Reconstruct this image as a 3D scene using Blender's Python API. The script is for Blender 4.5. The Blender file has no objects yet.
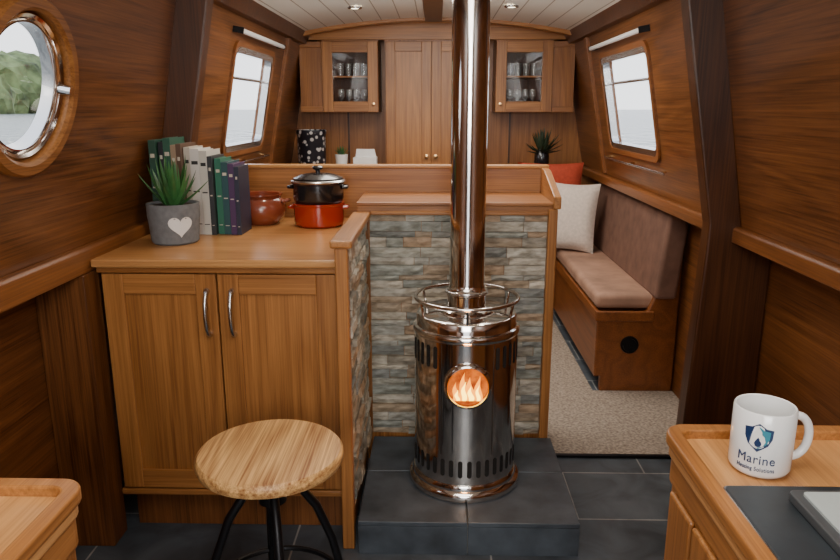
import bpy, bmesh, math, random
from mathutils import Vector, Matrix
random.seed(7)
SC=bpy.context.scene
COL=SC.collection

# ------------------------------------------------------------ materials
def newmat(name):
    m=bpy.data.materials.new(name); m.use_nodes=True
    nt=m.node_tree; b=nt.nodes.get('Principled BSDF')
    return m,nt,b
def mat(name,col,rough=.5,metal=0,spec=.5,emit=None,es=0,bump=0,bscale=50,trans=0,coat=0,var=0):
    m,nt,b=newmat(name)
    b.inputs['Base Color'].default_value=(*col,1)
    b.inputs['Roughness'].default_value=rough
    b.inputs['Metallic'].default_value=metal
    b.inputs['Specular IOR Level'].default_value=spec
    b.inputs['Coat Weight'].default_value=coat
    if trans: b.inputs['Transmission Weight'].default_value=trans
    if emit:
        b.inputs['Emission Color'].default_value=(*emit,1); b.inputs['Emission Strength'].default_value=es
    tc=nt.nodes.new('ShaderNodeTexCoord'); n=nt.nodes.new('ShaderNodeTexNoise')
    n.inputs['Scale'].default_value=bscale; n.inputs['Detail'].default_value=4
    nt.links.new(tc.outputs['Object'],n.inputs['Vector'])
    if var:
        r=nt.nodes.new('ShaderNodeValToRGB')
        r.color_ramp.elements[0].position=.3; r.color_ramp.elements[1].position=.7
        r.color_ramp.elements[0].color=(*[c*(1-var) for c in col],1)
        r.color_ramp.elements[1].color=(*[min(1,c*(1+var)) for c in col],1)
        nt.links.new(n.outputs['Fac'],r.inputs[0]); nt.links.new(r.outputs[0],b.inputs['Base Color'])
    if bump:
        bp=nt.nodes.new('ShaderNodeBump'); bp.inputs['Strength'].default_value=bump; bp.inputs['Distance'].default_value=.003
        nt.links.new(n.outputs['Fac'],bp.inputs['Height']); nt.links.new(bp.outputs[0],b.inputs['Normal'])
    return m
def wood(name,dark,light,axis='Z',rough=.36,contrast=1.0,rings=9):
    m,nt,b=newmat(name)
    N=nt.nodes.new; L=nt.links.new
    tc=N('ShaderNodeTexCoord'); oi=N('ShaderNodeObjectInfo')
    sh=N('ShaderNodeVectorMath'); sh.operation='SCALE'; cx=N('ShaderNodeCombineXYZ')
    for i in range(3): L(oi.outputs['Random'],cx.inputs[i])
    L(cx.outputs[0],sh.inputs[0]); sh.inputs['Scale'].default_value=9.0
    ad=N('ShaderNodeVectorMath'); ad.operation='ADD'; L(tc.outputs['Object'],ad.inputs[0]); L(sh.outputs[0],ad.inputs[1])
    def mapped(cross,along):
        mp=N('ShaderNodeMapping'); s=[cross,cross,cross]; s['XYZ'.index(axis)]=along
        mp.inputs['Scale'].default_value=s; L(ad.outputs[0],mp.inputs['Vector']); return mp
    m1=mapped(4.2,.45); n1=N('ShaderNodeTexNoise'); n1.inputs['Scale'].default_value=1.0; n1.inputs['Detail'].default_value=2; n1.inputs['Distortion'].default_value=.4
    L(m1.outputs[0],n1.inputs['Vector'])
    mu=N('ShaderNodeMath'); mu.operation='MULTIPLY'; mu.inputs[1].default_value=rings; L(n1.outputs['Fac'],mu.inputs[0])
    fr=N('ShaderNodeMath'); fr.operation='PINGPONG'; fr.inputs[1].default_value=.5; L(mu.outputs[0],fr.inputs[0])
    m2=mapped(170,2.6); n2=N('ShaderNodeTexNoise'); n2.inputs['Scale'].default_value=1.0; n2.inputs['Detail'].default_value=4; n2.inputs['Roughness'].default_value=.7
    L(m2.outputs[0],n2.inputs['Vector'])
    m3=mapped(2.5,.3); n3=N('ShaderNodeTexNoise'); n3.inputs['Scale'].default_value=1.0; L(m3.outputs[0],n3.inputs['Vector'])
    def centred(sock,amp,prev,mid=.5):
        s=N('ShaderNodeMath'); s.operation='SUBTRACT'; s.inputs[1].default_value=mid; L(sock,s.inputs[0])
        a=N('ShaderNodeMath'); a.operation='MULTIPLY_ADD'; a.inputs[1].default_value=amp; L(s.outputs[0],a.inputs[0])
        if prev is None: a.inputs[2].default_value=.5
        else: L(prev,a.inputs[2])
        return a.outputs[0]
    v=centred(fr.outputs[0],.50*contrast,None,.25); v=centred(n2.outputs['Fac'],1.5*contrast,v); v=centred(n3.outputs['Fac'],.5,v)
    v=centred(oi.outputs['Random'],.16,v)
    r=N('ShaderNodeValToRGB'); e=r.color_ramp.elements
    e[0].position=.08; e[0].color=(*dark,1); e[1].position=.92; e[1].color=(*light,1)
    L(v,r.inputs[0]); L(r.outputs[0],b.inputs['Base Color'])
    b.inputs['Roughness'].default_value=rough; b.inputs['Specular IOR Level'].default_value=.45
    bp=N('ShaderNodeBump'); bp.inputs['Strength'].default_value=.2; bp.inputs['Distance'].default_value=.001
    L(n2.outputs['Fac'],bp.inputs['Height']); L(bp.outputs[0],b.inputs['Normal'])
    return m
DK=((.065,.020,.005),(.265,.098,.028))
MD=((.18,.062,.014),(.50,.215,.060))
LT=((.34,.14,.042),(.70,.37,.135))
BK=((.15,.050,.012),(.43,.175,.050))
WW_Z=wood('wall_veneer_z',*DK,'Z',.36,1.1); WW_Y=wood('wall_veneer_y',*DK,'Y',.36,1.1)
RIB=wood('rib_wood',(.030,.009,.003),(.11,.038,.012),'Z',.36)
OAK_Z=wood('oak_z',*MD,'Z'); OAK_X=wood('oak_x',*MD,'X'); OAK_Y=wood('oak_y',*MD,'Y')
TOP_X=wood('worktop_oak_x',*LT,'X',.28,.8); TOP_Y=wood('worktop_oak_y',*LT,'Y',.28,.8)
SEATW=wood('stool_wood',(.24,.085,.022),(.82,.50,.20),'Y',.4,1.3,18)
BACK_Z=wood('rear_oak_z',*BK,'Z'); BACK_X=wood('rear_oak_x',*BK,'X')
BENCHW=wood('bench_wood',(.09,.026,.006),(.28,.092,.024),'Y')
RAIL=wood('rail_wood',(.11,.035,.009),(.30,.11,.030),'Y')
CHROME=mat('polished_steel',(.74,.71,.68),.10,1)
CHROME2=mat('brushed_steel',(.65,.65,.65),.25,1)
BRASS=mat('brass',(.75,.5,.25),.25,1)
BLACKM=mat('black_metal',(.012,.012,.014),.4,.6)
DARK=mat('dark_void',(.004,.004,.004),.8)
WHITE=mat('white_paint',(.82,.81,.78),.5)
def glassmat():
    m=bpy.data.materials.new('window_glass'); m.use_nodes=True; nt=m.node_tree; nt.nodes.clear()
    o=nt.nodes.new('ShaderNodeOutputMaterial'); t=nt.nodes.new('ShaderNodeBsdfTransparent'); g=nt.nodes.new('ShaderNodeBsdfGlossy'); g.inputs['Roughness'].default_value=.03
    mx=nt.nodes.new('ShaderNodeMixShader'); mx.inputs[0].default_value=.06
    nt.links.new(t.outputs[0],mx.inputs[1]); nt.links.new(g.outputs[0],mx.inputs[2]); nt.links.new(mx.outputs[0],o.inputs[0]); return m
GLASS=glassmat()

# ------------------------------------------------------------ geometry helpers
def B(): return bmesh.new()
def box(bm,x0,x1,y0,y1,z0,z1):
    mtx=Matrix.Translation(((x0+x1)/2,(y0+y1)/2,(z0+z1)/2))@Matrix.Diagonal((abs(x1-x0),abs(y1-y0),abs(z1-z0),1))
    bmesh.ops.create_cube(bm,size=1,matrix=mtx)
def prism(bm,pts,axis,a0,a1):
    def mk(p,a):
        if axis=='Y': return (p[0],a,p[1])
        if axis=='X': return (a,p[0],p[1])
        return (p[0],p[1],a)
    v0=[bm.verts.new(mk(p,a0)) for p in pts]; v1=[bm.verts.new(mk(p,a1)) for p in pts]
    n=len(pts)
    bm.faces.new(v0); bm.faces.new(v1[::-1])
    for i in range(n): bm.faces.new((v0[i],v1[i],v1[(i+1)%n],v0[(i+1)%n]))
AX={'Z':Matrix.Identity(4),'Y':Matrix.Rotation(-math.pi/2,4,'X'),'X':Matrix.Rotation(math.pi/2,4,'Y')}
def lathe(bm,prof,c=(0,0,0),axis='Z',seg=48,rot=None):
    M=Matrix.Translation(c)@(rot if rot else AX[axis]); rings=[]
    for r,z in prof:
        if r<1e-6: rings.append([bm.verts.new(M@Vector((0,0,z)))])
        else: rings.append([bm.verts.new(M@Vector((r*math.cos(2*math.pi*i/seg),r*math.sin(2*math.pi*i/seg),z))) for i in range(seg)])
    for a,b in zip(rings,rings[1:]):
        for i in range(seg):
            j=(i+1)%seg
            if len(a)==1 and len(b)==1: continue
            if len(a)==1: bm.faces.new((a[0],b[j],b[i]))
            elif len(b)==1: bm.faces.new((a[i],a[j],b[0]))
            else: bm.faces.new((a[i],a[j],b[j],b[i]))
def cyl(bm,c,r,h,axis='Z',seg=32,r2=None,rot=None):
    r2=r if r2 is None else r2
    lathe(bm,[(0,0),(r,0),(r2,h),(0,h)],c,axis,seg,rot)
def tube(bm,pts,r,seg=10,closed=False):
    pts=[Vector(p) for p in pts]; n=len(pts); rings=[]; up=None
    for i,p in enumerate(pts):
        a=pts[(i-1)%n] if (closed or i>0) else p; b=pts[(i+1)%n] if (closed or i<n-1) else p
        t=(b-a).normalized()
        if up is None:
            up=Vector((0,0,1)) if abs(t.z)<.9 else Vector((1,0,0))
        s=t.cross(up).normalized(); u=s.cross(t).normalized(); up=u
        rr=r[i] if isinstance(r,(list,tuple)) else r
        rings.append([bm.verts.new(p+s*rr*math.cos(2*math.pi*k/seg)+u*rr*math.sin(2*math.pi*k/seg)) for k in range(seg)])
    m=n if closed else n-1
    for i in range(m):
        a,b=rings[i],rings[(i+1)%n]
        for k in range(seg): bm.faces.new((a[k],a[(k+1)%seg],b[(k+1)%seg],b[k]))
    if not closed: bm.faces.new(rings[0][::-1]); bm.faces.new(rings[-1])
def ringpts(c,r,n=48,axis='Z'):
    out=[]
    for i in range(n):
        a=2*math.pi*i/n; p=AX[axis]@Vector((r*math.cos(a),r*math.sin(a),0)); out.append(Vector(c)+p)
    return out
def rrect(x0,x1,y0,y1,r,n=6):
    p=[]
    for cx,cy,a0 in((x1-r,y1-r,0),(x0+r,y1-r,90),(x0+r,y0+r,180),(x1-r,y0+r,270)):
        for i in range(n+1):
            a=math.radians(a0+90*i/n); p.append((cx+r*math.cos(a),cy+r*math.sin(a)))
    return p
ORG={}
def obj(name,bm,m,parent=None,bevel=0,smooth=False,label=None,cat=None,kind=None,group=None,origin=None):
    bmesh.ops.recalc_face_normals(bm,faces=bm.faces[:])
    off=Vector((0,0,0))
    if parent is not None: off=Vector(ORG[parent.name])
    elif origin is not None: off=Vector(origin)
    bmesh.ops.transform(bm,matrix=Matrix.Translation(-off),verts=bm.verts[:])
    me=bpy.data.meshes.new(name); bm.to_mesh(me); bm.free()
    ms=m if isinstance(m,(list,tuple)) else [m]
    for q in ms: me.materials.append(q)
    o=bpy.data.objects.new(name,me); COL.objects.link(o)
    if parent is not None: o.parent=parent
    else: o.location=off
    ORG[o.name]=tuple(off)
    if smooth:
        for p in me.polygons: p.use_smooth=True
        try: me.set_sharp_from_angle(angle=math.radians(38))
        except Exception: pass
    if bevel:
        md=o.modifiers.new('bevel','BEVEL'); md.width=bevel; md.segments=2; md.limit_method='ANGLE'; md.angle_limit=math.radians(40)
    if label: o['label']=label
    if cat: o['category']=cat
    if kind: o['kind']=kind
    if group: o['group']=group
    return o
def bxo(name,dims,m,parent,bevel=.0025,**k):
    bm=B(); box(bm,*dims); return obj(name,bm,m,parent=parent,bevel=bevel,**k)
def thing(name,loc,label,cat,group=None):
    o=bpy.data.objects.new(name,None); COL.objects.link(o); o.location=loc; o.empty_display_size=.05
    ORG[o.name]=tuple(loc); o['label']=label; o['category']=cat
    if group: o['group']=group
    return o
def boolcut(o,bms):
    for cb in bms:
        bmesh.ops.recalc_face_normals(cb,faces=cb.faces[:])
        me=bpy.data.meshes.new('c'); cb.to_mesh(me); cb.free()
        c=bpy.data.objects.new('c',me); COL.objects.link(c)
        md=o.modifiers.new('b','BOOLEAN'); md.operation='DIFFERENCE'; md.solver='EXACT'; md.object=c
        dg=bpy.context.evaluated_depsgraph_get(); nm=bpy.data.meshes.new_from_object(o.evaluated_get(dg))
        o.modifiers.remove(md); o.data=nm
        bpy.data.objects.remove(c)

YB,YE=-1.3,4.9
def wx(z): return 1.01-.1928*(z-.905)
# ------------------------------------------------------------ room shell
def sidewall(s,name):
    bm=B()
    P=[(1.12,0),(1.12,.872),(1.01,.872),(1.01,.905),(.845,1.76),(.90,1.76),(1.065,.905),(1.17,.905),(1.17,0)]
    prism(bm,[(s*x,z) for x,z in P],'Y',YB,YE)
    return obj(name,bm,WW_Y,kind='structure')
wl=sidewall(-1,'wall_left'); wr=sidewall(1,'wall_right')
def wallM(s,y,z):
    up=Vector((-s*.1928,0,1)).normalized(); inn=Vector((-s,0,-.1928)).normalized(); al=Vector((0,1,0))
    M=Matrix.Identity(4)
    for i in range(3): M[i][0]=al[i]; M[i][1]=up[i]; M[i][2]=inn[i]; M[i][3]=(s*wx(z),y,z)[i]
    return M
def tf(bm,M): bmesh.ops.transform(bm,matrix=M,verts=bm.verts[:])
WINS=[(-1,3.56,1.335,.74,.49),(1,3.53,1.325,.86,.49)]
for s,yc,zc,w,h in WINS:
    cb=B(); prism(cb,rrect(-w/2,w/2,-h/2,h/2,.06),'Z',-.15,.15); tf(cb,wallM(s,yc,zc)); boolcut(wl if s<0 else wr,[cb])
PY,PZ=1.615,1.345
cb=B(); cyl(cb,(0,0,-.15),.172,.3,seg=64); tf(cb,wallM(-1,PY,PZ)); boolcut(wl,[cb])

bm=B(); box(bm,-1.12,1.12,YB,YE,-.05,0)
def tilemat(name,bw,bh,off,c1,c2,grout):
    m,nt,b=newmat(name); N=nt.nodes.new; L=nt.links.new
    tc=N('ShaderNodeTexCoord'); br=N('ShaderNodeTexBrick'); mp=N('ShaderNodeMapping'); mp.inputs['Location'].default_value=off
    L(tc.outputs['Object'],mp.inputs[0]); L(mp.outputs[0],br.inputs['Vector'])
    br.inputs['Scale'].default_value=1; br.inputs['Brick Width'].default_value=bw; br.inputs['Row Height'].default_value=bh
    br.inputs['Mortar Size'].default_value=.003; br.inputs['Color1'].default_value=(*c1,1); br.inputs['Color2'].default_value=(*c2,1); br.inputs['Mortar'].default_value=(*grout,1)
    n=N('ShaderNodeTexNoise'); n.inputs['Scale'].default_value=7; n.inputs['Detail'].default_value=9; n.inputs['Distortion'].default_value=.8; L(tc.outputs['Object'],n.inputs['Vector'])
    mx=N('ShaderNodeMix'); mx.data_type='RGBA'; mx.blend_type='MULTIPLY'; mx.inputs[0].default_value=.8
    r=N('ShaderNodeValToRGB'); r.color_ramp.elements[0].color=(.4,.4,.4,1); r.color_ramp.elements[1].color=(1.6,1.6,1.6,1); r.color_ramp.elements[0].position=.3; r.color_ramp.elements[1].position=.7
    L(n.outputs['Fac'],r.inputs[0]); L(br.outputs['Color'],mx.inputs[6]); L(r.outputs[0],mx.inputs[7]); L(mx.outputs[2],b.inputs['Base Color'])
    b.inputs['Roughness'].default_value=.42
    bp=N('ShaderNodeBump'); bp.inputs['Strength'].default_value=.6; bp.inputs['Distance'].default_value=.006; L(n.outputs['Fac'],bp.inputs['Height']); L(bp.outputs[0],b.inputs['Normal'])
    return m
SLATE=tilemat('slate_floor',.6,.3,(.13,.06,0),(.050,.062,.076),(.075,.09,.105),(.28,.28,.27))
obj('floor',bm,SLATE,kind='structure')
def arc(z0,crown,half,n=16): return [(half*(2*i/n-1), z0+(crown-z0)*(1-(2*i/n-1)**2)) for i in range(n+1)]
CZ0,CZ1=1.735,1.825
bm=B(); prism(bm,arc(CZ0,CZ1,.87)+[(.87,1.9),(-.87,1.9)],'Y',YB,YE)
m,nt,b=newmat('ceiling_boards'); N=nt.nodes.new; L=nt.links.new
tc=N('ShaderNodeTexCoord'); br=N('ShaderNodeTexBrick'); mp=N('ShaderNodeMapping'); mp.inputs['Rotation'].default_value=(0,0,math.pi/2)
L(tc.outputs['Object'],mp.inputs[0]); L(mp.outputs[0],br.inputs['Vector']); br.inputs['Scale'].default_value=1; br.inputs['Brick Width'].default_value=9; br.inputs['Row Height'].default_value=.11
br.inputs['Mortar Size'].default_value=.003; br.inputs['Color1'].default_value=(.84,.79,.70,1); br.inputs['Color2'].default_value=(.78,.73,.64,1); br.inputs['Mortar'].default_value=(.35,.28,.2,1)
L(br.outputs['Color'],b.inputs['Base Color']); b.inputs['Roughness'].default_value=.45
obj('ceiling',bm,m,kind='structure')
bm=B(); box(bm,-1.17,1.17,YE,YE+.05,-.05,1.9); obj('wall_rear',bm,BACK_Z,kind='structure')
bm=B(); prism(bm,[(-1.17,-.05),(-.35,-.05),(-.35,1.7),(.35,1.7),(.35,-.05),(1.17,-.05),(1.17,1.9),(-1.17,1.9)],'Y',YB-.05,YB)
obj('wall_entrance',bm,WW_Z,kind='structure')
tn=[0]
def trim(bm,m=None,bevel=.003):
    tn[0]+=1; return obj('trim_%d'%tn[0],bm,m or OAK_Y,kind='structure',bevel=bevel)
for s in(-1,1):
    zb=.850 if s<0 else .868
    bm=B(); prism(bm,[(s*.978,zb),(s*.978,.912),(s*.985,.920),(s*1.007,.920),(s*1.012,zb)],'Y',YB,2.455 if s<0 else YE); trim(bm,RAIL)
    bm=B(); prism(bm,[(s*.80,1.765),(s*.79,1.75),(s*.82,1.69),(s*.86,1.69),(s*.86,1.765)],'Y',YB,YE); trim(bm,RIB)
for y in(4.42,):
    bm=B(); A=arc(CZ0-.02,CZ1-.018,.84); prism(bm,A+[(x,z+.03) for x,z in A[::-1]],'Y',y,y+.05); trim(bm,OAK_X)
bm=B(); box(bm,-.07,.03,1.5,4.42,1.80,1.822); trim(bm,RIB)
def rib(s,y0,y1,low):
    bm=B(); up=[(wx(z)-.105,z) for z in(.93,1.2,1.74)]
    if low: P=[(.87,0),(.90,.86)]+up+[(wx(1.74)+.01,1.74),(1.005,.93),(1.005,.86),(1.115,.84),(1.115,0)]
    else: P=[(wx(.887)-.105,.887)]+up+[(wx(1.74)+.01,1.74),(1.005,.93),(1.0,.887)]
    prism(bm,[(s*a,c) for a,c in P],'Y',y0,y1); trim(bm,RIB,.006)
rib(1,2.30,2.37,True); rib(-1,2.46,2.53,False)
for s in(-1,1):
    for y,q in((4.18,.06),(2.375 if s>0 else 2.535,.05)):
        bm=B(); P=[(wx(z)-.02,z) for z in(.925,1.69)]+[(wx(z)+.003,z) for z in(1.69,.925)]
        prism(bm,[(s*a,c) for a,c in P],'Y',y,y+q); trim(bm,RAIL)
bm=B(); box(bm,-1.118,-.973,1.86,1.95,0,.849); trim(bm,WW_Z)

# ------------------------------------------------------------ windows
for i,(s,yc,zc,w,h) in enumerate(WINS):
    M=wallM(s,yc,zc)
    win=bpy.data.objects.new('window_%d'%(i+1),None); COL.objects.link(win); win.location=(s*wx(zc),yc,zc); win['kind']='structure'; ORG[win.name]=tuple(win.location)
    bm=B(); d=.018
    o1=rrect(-w/2-d,w/2+d,-h/2-d,h/2+d,.07,8); i1=rrect(-w/2+.008,w/2-.008,-h/2+.008,h/2-.008,.05,8); n=len(o1)
    vs=[[bm.verts.new((p[0],p[1],z)) for p in pp] for pp,z in((o1,0),(o1,.012),(i1,.012),(i1,-.05))]
    for a,bb in zip(vs,vs[1:]):
        for k in range(n): bm.faces.new((a[k],a[(k+1)%n],bb[(k+1)%n],bb[k]))
    tf(bm,M); obj('frame',bm,RAIL,parent=win)
    bm=B(); o1=rrect(-w/2+.008,w/2-.008,-h/2+.008,h/2-.008,.05,8); i1=rrect(-w/2+.035,w/2-.035,-h/2+.035,h/2-.035,.03,8)
    vs=[[bm.verts.new((p[0],p[1],z)) for p in pp] for pp,z in((o1,.0),(o1,.009),(i1,.004),(i1,-.03))]
    for a,bb in zip(vs,vs[1:]):
        for k in range(n): bm.faces.new((a[k],a[(k+1)%n],bb[(k+1)%n],bb[k]))
    tf(bm,M); obj('metal_rim',bm,CHROME2,parent=win)
    bm=B(); tube(bm,[(-w/2+.03,h*.2,-.015),(w/2-.03,h*.2,-.015)],.007,8)
    tf(bm,M); obj('glazing_bar',bm,CHROME2,parent=win,smooth=True)
    pts=i1
    bm=B(); f=[bm.verts.new((p[0],p[1],-.03)) for p in pts]; bm.faces.new(f); tf(bm,M); obj('glass_pane',bm,GLASS,parent=win)
M=wallM(-1,PY,PZ)
win=bpy.data.objects.new('window_3',None); COL.objects.link(win); win.location=(-wx(PZ),PY,PZ); win['kind']='structure'; ORG[win.name]=tuple(win.location)
bm=B(); lathe(bm,[(.168,-.05),(.168,.0),(.168,.014),(.176,.022),(.196,.022),(.203,.014),(.204,0)],seg=64); tf(bm,M)
obj('wooden_liner',bm,OAK_Y,parent=win,smooth=True)
bm=B(); lathe(bm,[(.1685,-.03),(.167,-.006),(.160,.002),(.152,-.002),(.149,-.012),(.145,-.004),(.141,-.004),(.138,-.014),(.138,-.04)],seg=64); tf(bm,M); obj('metal_ring',bm,CHROME,parent=win,smooth=True)
for a in(0,180):
    bm=B(); c=Vector((.155*math.cos(math.radians(a)),.155*math.sin(math.radians(a)),-.004)); cyl(bm,c,.013,.03,seg=16); tf(bm,M); obj('clamp_screw',bm,CHROME,parent=win,smooth=True)
bm=B(); f=[bm.verts.new((.14*math.cos(2*math.pi*k/48),.14*math.sin(2*math.pi*k/48),-.034)) for k in range(48)]; bm.faces.new(f); tf(bm,M); obj('glass_pane',bm,GLASS,parent=win)

for s,yc,zc,w,h in WINS:
    M=wallM(s,yc,zc); x=s*wx(1.6)
    t=thing('roller_blind',(x-s*.04,yc,1.6),'white rolled-up blind on brackets above the window','window blind','blinds above the side windows')
    bm=B(); tube(bm,[(-w/2-.05,h/2+.055,.036),(w/2+.05,h/2+.055,.036)],.011,12); tf(bm,M); obj('roll',bm,WHITE,parent=t,smooth=True)
    for k in(-1,1):
        bm=B(); box(bm,k*(w/2+.053)-.003,k*(w/2+.053)+.003,h/2+.042,h/2+.068,.001,.048); tf(bm,M); obj('bracket',bm,BLACKM,parent=t,bevel=.001)
    t=thing('curtain_rail',(s*(wx(1.06)-.03),yc,1.06),'slim metal rail fixed below the window','curtain rail','rails below the side windows')
    bm=B(); tube(bm,[(-w/2-.12,-h/2-.05,.03),(w/2+.1,-h/2-.05,.03)],.005,8); tf(bm,M); obj('rod',bm,CHROME2,parent=t,smooth=True)
    for k in(-1,0,1):
        bm=B(); tube(bm,[(k*(w/2+.06),-h/2-.05,.001),(k*(w/2+.06),-h/2-.05,.03)],.006,8); tf(bm,M); obj('bracket',bm,BRASS,parent=t,smooth=True)

# ------------------------------------------------------------ base cabinet with worktop
def shaker(parent,x0,x1,z0,z1,y,mz,mx,fw=.065,label=None,t=.02,pane=None):
    """door facing -Y with front face at y"""
    if pane is None:
        d=bxo('door',(x0+fw-.003,x1-fw+.003,y+.009,y+t-.002,z0+fw-.003,z1-fw+.003),mz,parent,0,label=label)
    else:
        d=bxo('door',(x0+fw-.002,x1-fw+.002,y+.010,y+.013,z0+fw-.002,z1-fw+.002),GLASS,parent,0,label=label)
    for a,bb in((x0,x0+fw),(x1-fw,x1)): bxo('door_stile',(a,bb,y,y+t,z0,z1),mz,d)
    for a,bb in((z0,z0+fw),(z1-fw,z1)): bxo('door_rail',(x0+fw,x1-fw,y+.0005,y+t,a,bb),mx,d)
    return d
cab=thing('base_cabinet',(-.62,2.2,0),'oak cabinet with two shaker doors under the worktop','cabinet')
bxo('body',(-.968,-.277,1.951,2.70,.14,.858),OAK_Z,cab)
bxo('plinth',(-.95,-.277,1.985,2.0,0,.14),WW_Z,cab)
bxo('moulding',(-.968,-.277,1.922,1.95,.843,.861),OAK_X,cab,.004)
bxo('moulding',(-.968,-.277,1.93,1.95,.135,.155),OAK_X,cab,.004)
for x0,x1,hx in((-.958,-.629,-.656),(-.624,-.281,-.584)):
    d=shaker(cab,x0,x1,.160,.839,1.93,OAK_Z,OAK_X,.060)
    bm=B(); pts=[]
    for k in range(13):
        a=math.pi*k/12; pts.append((hx,1.93-.030*math.sin(a)-.001,.725-.066*math.cos(a)))
    tube(bm,pts,[.009]*2+[.006]*9+[.009]*2,10)
    obj('handle',bm,CHROME2,parent=d,smooth=True,label='curved brushed steel bow handle')
bxo2=B(); prism(bxo2,[(-.974,1.905),(-.277,1.905),(-.277,2.70),(-.974,2.70)],'Z',.862,.886)
obj('worktop',bxo2,TOP_X,bevel=.006,label='light oak worktop holding books and cooking pots',cat='worktop',origin=(-.645,2.3,.862))

# ------------------------------------------------------------ stone clad partitions
spn=thing('side_partition',(-.26,2.15,0),'low oak side partition with a rounded cap and slate cladding','partition wall')
bxo('core',(-.274,-.252,1.895,2.405,0,.93),OAK_Z,spn)
bxo('end_post',(-.276,-.240,1.862,1.895,0,.93),OAK_Z,spn,.004)
bxo('side_cap',(-.288,-.226,1.852,2.408,.93,.952),OAK_Y,spn,.006)
par=thing('hearth_partition',(.07,2.55,0),'oak partition clad in split grey slate behind the stove','partition wall')
bxo('core',(-.252,.392,2.43,2.715,0,.945),OAK_Z,par,0)
bxo('end_post',(.388,.420,2.398,2.715,0,.962),OAK_Z,par,.004)
bxo('fascia',(-.274,.419,2.410,2.43,.945,.972),OAK_X,par,.002)
bxo('ledge',(-.276,.403,2.404,2.722,.972,.984),BACK_X,par,.003)
bm=B(); prism(bm,[(2.398,.962),(2.722,.962),(2.722,1.078),(2.65,1.075),(2.398,1.005)],'X',.403,.430); obj('side_fin',bm,OAK_Y,parent=par,bevel=.004)
bxo('edge_trim',(-.226,.388,2.400,2.412,.940,.954),OAK_X,par,.004)
bxo('upstand',(-.955,.430,2.725,2.75,.5,1.075),OAK_X,par,.002)
bxo('top_cap',(-.955,.434,2.716,2.762,1.075,1.088),TOP_X,par,.004)
def stones(bm,u0,u1,z0,z1,place,seed):
    rnd=random.Random(seed); z=z0
    while z<z1-.004:
        h=rnd.choice([.020,.024,.028,.032,.036]); h=min(h,z1-z)
        if z1-z-h<.012: h=z1-z
        u=u0
        while u<u1-.002:
            w=rnd.uniform(.05,.19); w=min(w,u1-u)
            if u1-u-w<.03: w=u1-u
            d=rnd.uniform(.006,.022)
            nx=max(2,int(w/.022)); nz=2
            F=[[None]*(nz+1) for _ in range(nx+1)]
            for i in range(nx+1):
                for j in range(nz+1):
                    uu=u+.0009+(w-.0018)*i/nx; zz=z+.0009+(h-.0018)*j/nz
                    e=0.003 if (i in(0,nx) or j in(0,nz)) else 0
                    F[i][j]=bm.verts.new(place(uu,zz,d-e+rnd.uniform(-.0025,.0025)))
            for i in range(nx):
                for j in range(nz): bm.faces.new((F[i][j],F[i+1][j],F[i+1][j+1],F[i][j+1]))
            loop=[F[i][0] for i in range(nx+1)]+[F[nx][j] for j in range(1,nz+1)]+[F[i][nz] for i in range(nx-1,-1,-1)]+[F[0][j] for j in range(nz-1,0,-1)]
            back=[bm.verts.new(proj(v.co)) for v in loop]
            for k in range(len(loop)):
                bm.faces.new((loop[k],back[k],back[(k+1)%len(loop)],loop[(k+1)%len(loop)]))
            u+=w
        z+=h
m,nt,b=newmat('split_slate'); N=nt.nodes.new; L=nt.links.new
g=N('ShaderNodeNewGeometry'); r=N('ShaderNodeValToRGB'); r.color_ramp.interpolation='CONSTANT'
cols=[(.26,.26,.235),(.38,.37,.32),(.19,.195,.18),(.44,.41,.35),(.38,.29,.20),(.29,.30,.265),(.52,.47,.39),(.23,.235,.22),(.40,.28,.18),(.35,.34,.30),(.31,.275,.22),(.47,.43,.36),(.27,.28,.25),(.35,.27,.19)]
while len(r.color_ramp.elements)<len(cols): r.color_ramp.elements.new(.5)
for i,c in enumerate(cols): r.color_ramp.elements[i].position=i/len(cols); r.color_ramp.elements[i].color=(*c,1)
L(g.outputs['Random Per Island'],r.inputs[0])
tc=N('ShaderNodeTexCoord'); mp=N('ShaderNodeMapping'); mp.inputs['Scale'].default_value=(1,1,3); n=N('ShaderNodeTexNoise'); n.inputs['Scale'].default_value=22; n.inputs['Detail'].default_value=8
L(tc.outputs['Object'],mp.inputs[0]); L(mp.outputs[0],n.inputs['Vector'])
r2=N('ShaderNodeValToRGB'); r2.color_ramp.elements[0].position=.33; r2.color_ramp.elements[1].position=.68; r2.color_ramp.elements[0].color=(.55,.52,.46,1); r2.color_ramp.elements[1].color=(1.28,1.28,1.27,1)
mx=N('ShaderNodeMix'); mx.data_type='RGBA'; mx.blend_type='MULTIPLY'; mx.inputs[0].default_value=1
L(n.outputs['Fac'],r2.inputs[0]); L(r.outputs[0],mx.inputs[6]); L(r2.outputs[0],mx.inputs[7]); L(mx.outputs[2],b.inputs['Base Color']); b.inputs['Roughness'].default_value=.6
bp=N('ShaderNodeBump'); bp.inputs['Strength'].default_value=.8; bp.inputs['Distance'].default_value=.004; L(n.outputs['Fac'],bp.inputs['Height']); L(bp.outputs[0],b.inputs['Normal'])
STONE=m
bm=B(); proj=lambda c:(c.x,2.43,c.z)
stones(bm,-.232,.388,.112,.942,lambda u,z,d:(u,2.43-d,z),3)
obj('stone_cladding',bm,STONE,parent=par,label='split-face slate cladding in grey, green and rust')
bm=B(); proj=lambda c:(-.252,c.y,c.z)
stones(bm,1.896,2.405,.112,.93,lambda u,z,d:(-.252+d,u,z),5)
obj('stone_cladding',bm,STONE,parent=spn,label='split-face slate cladding in grey, green and rust')

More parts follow.
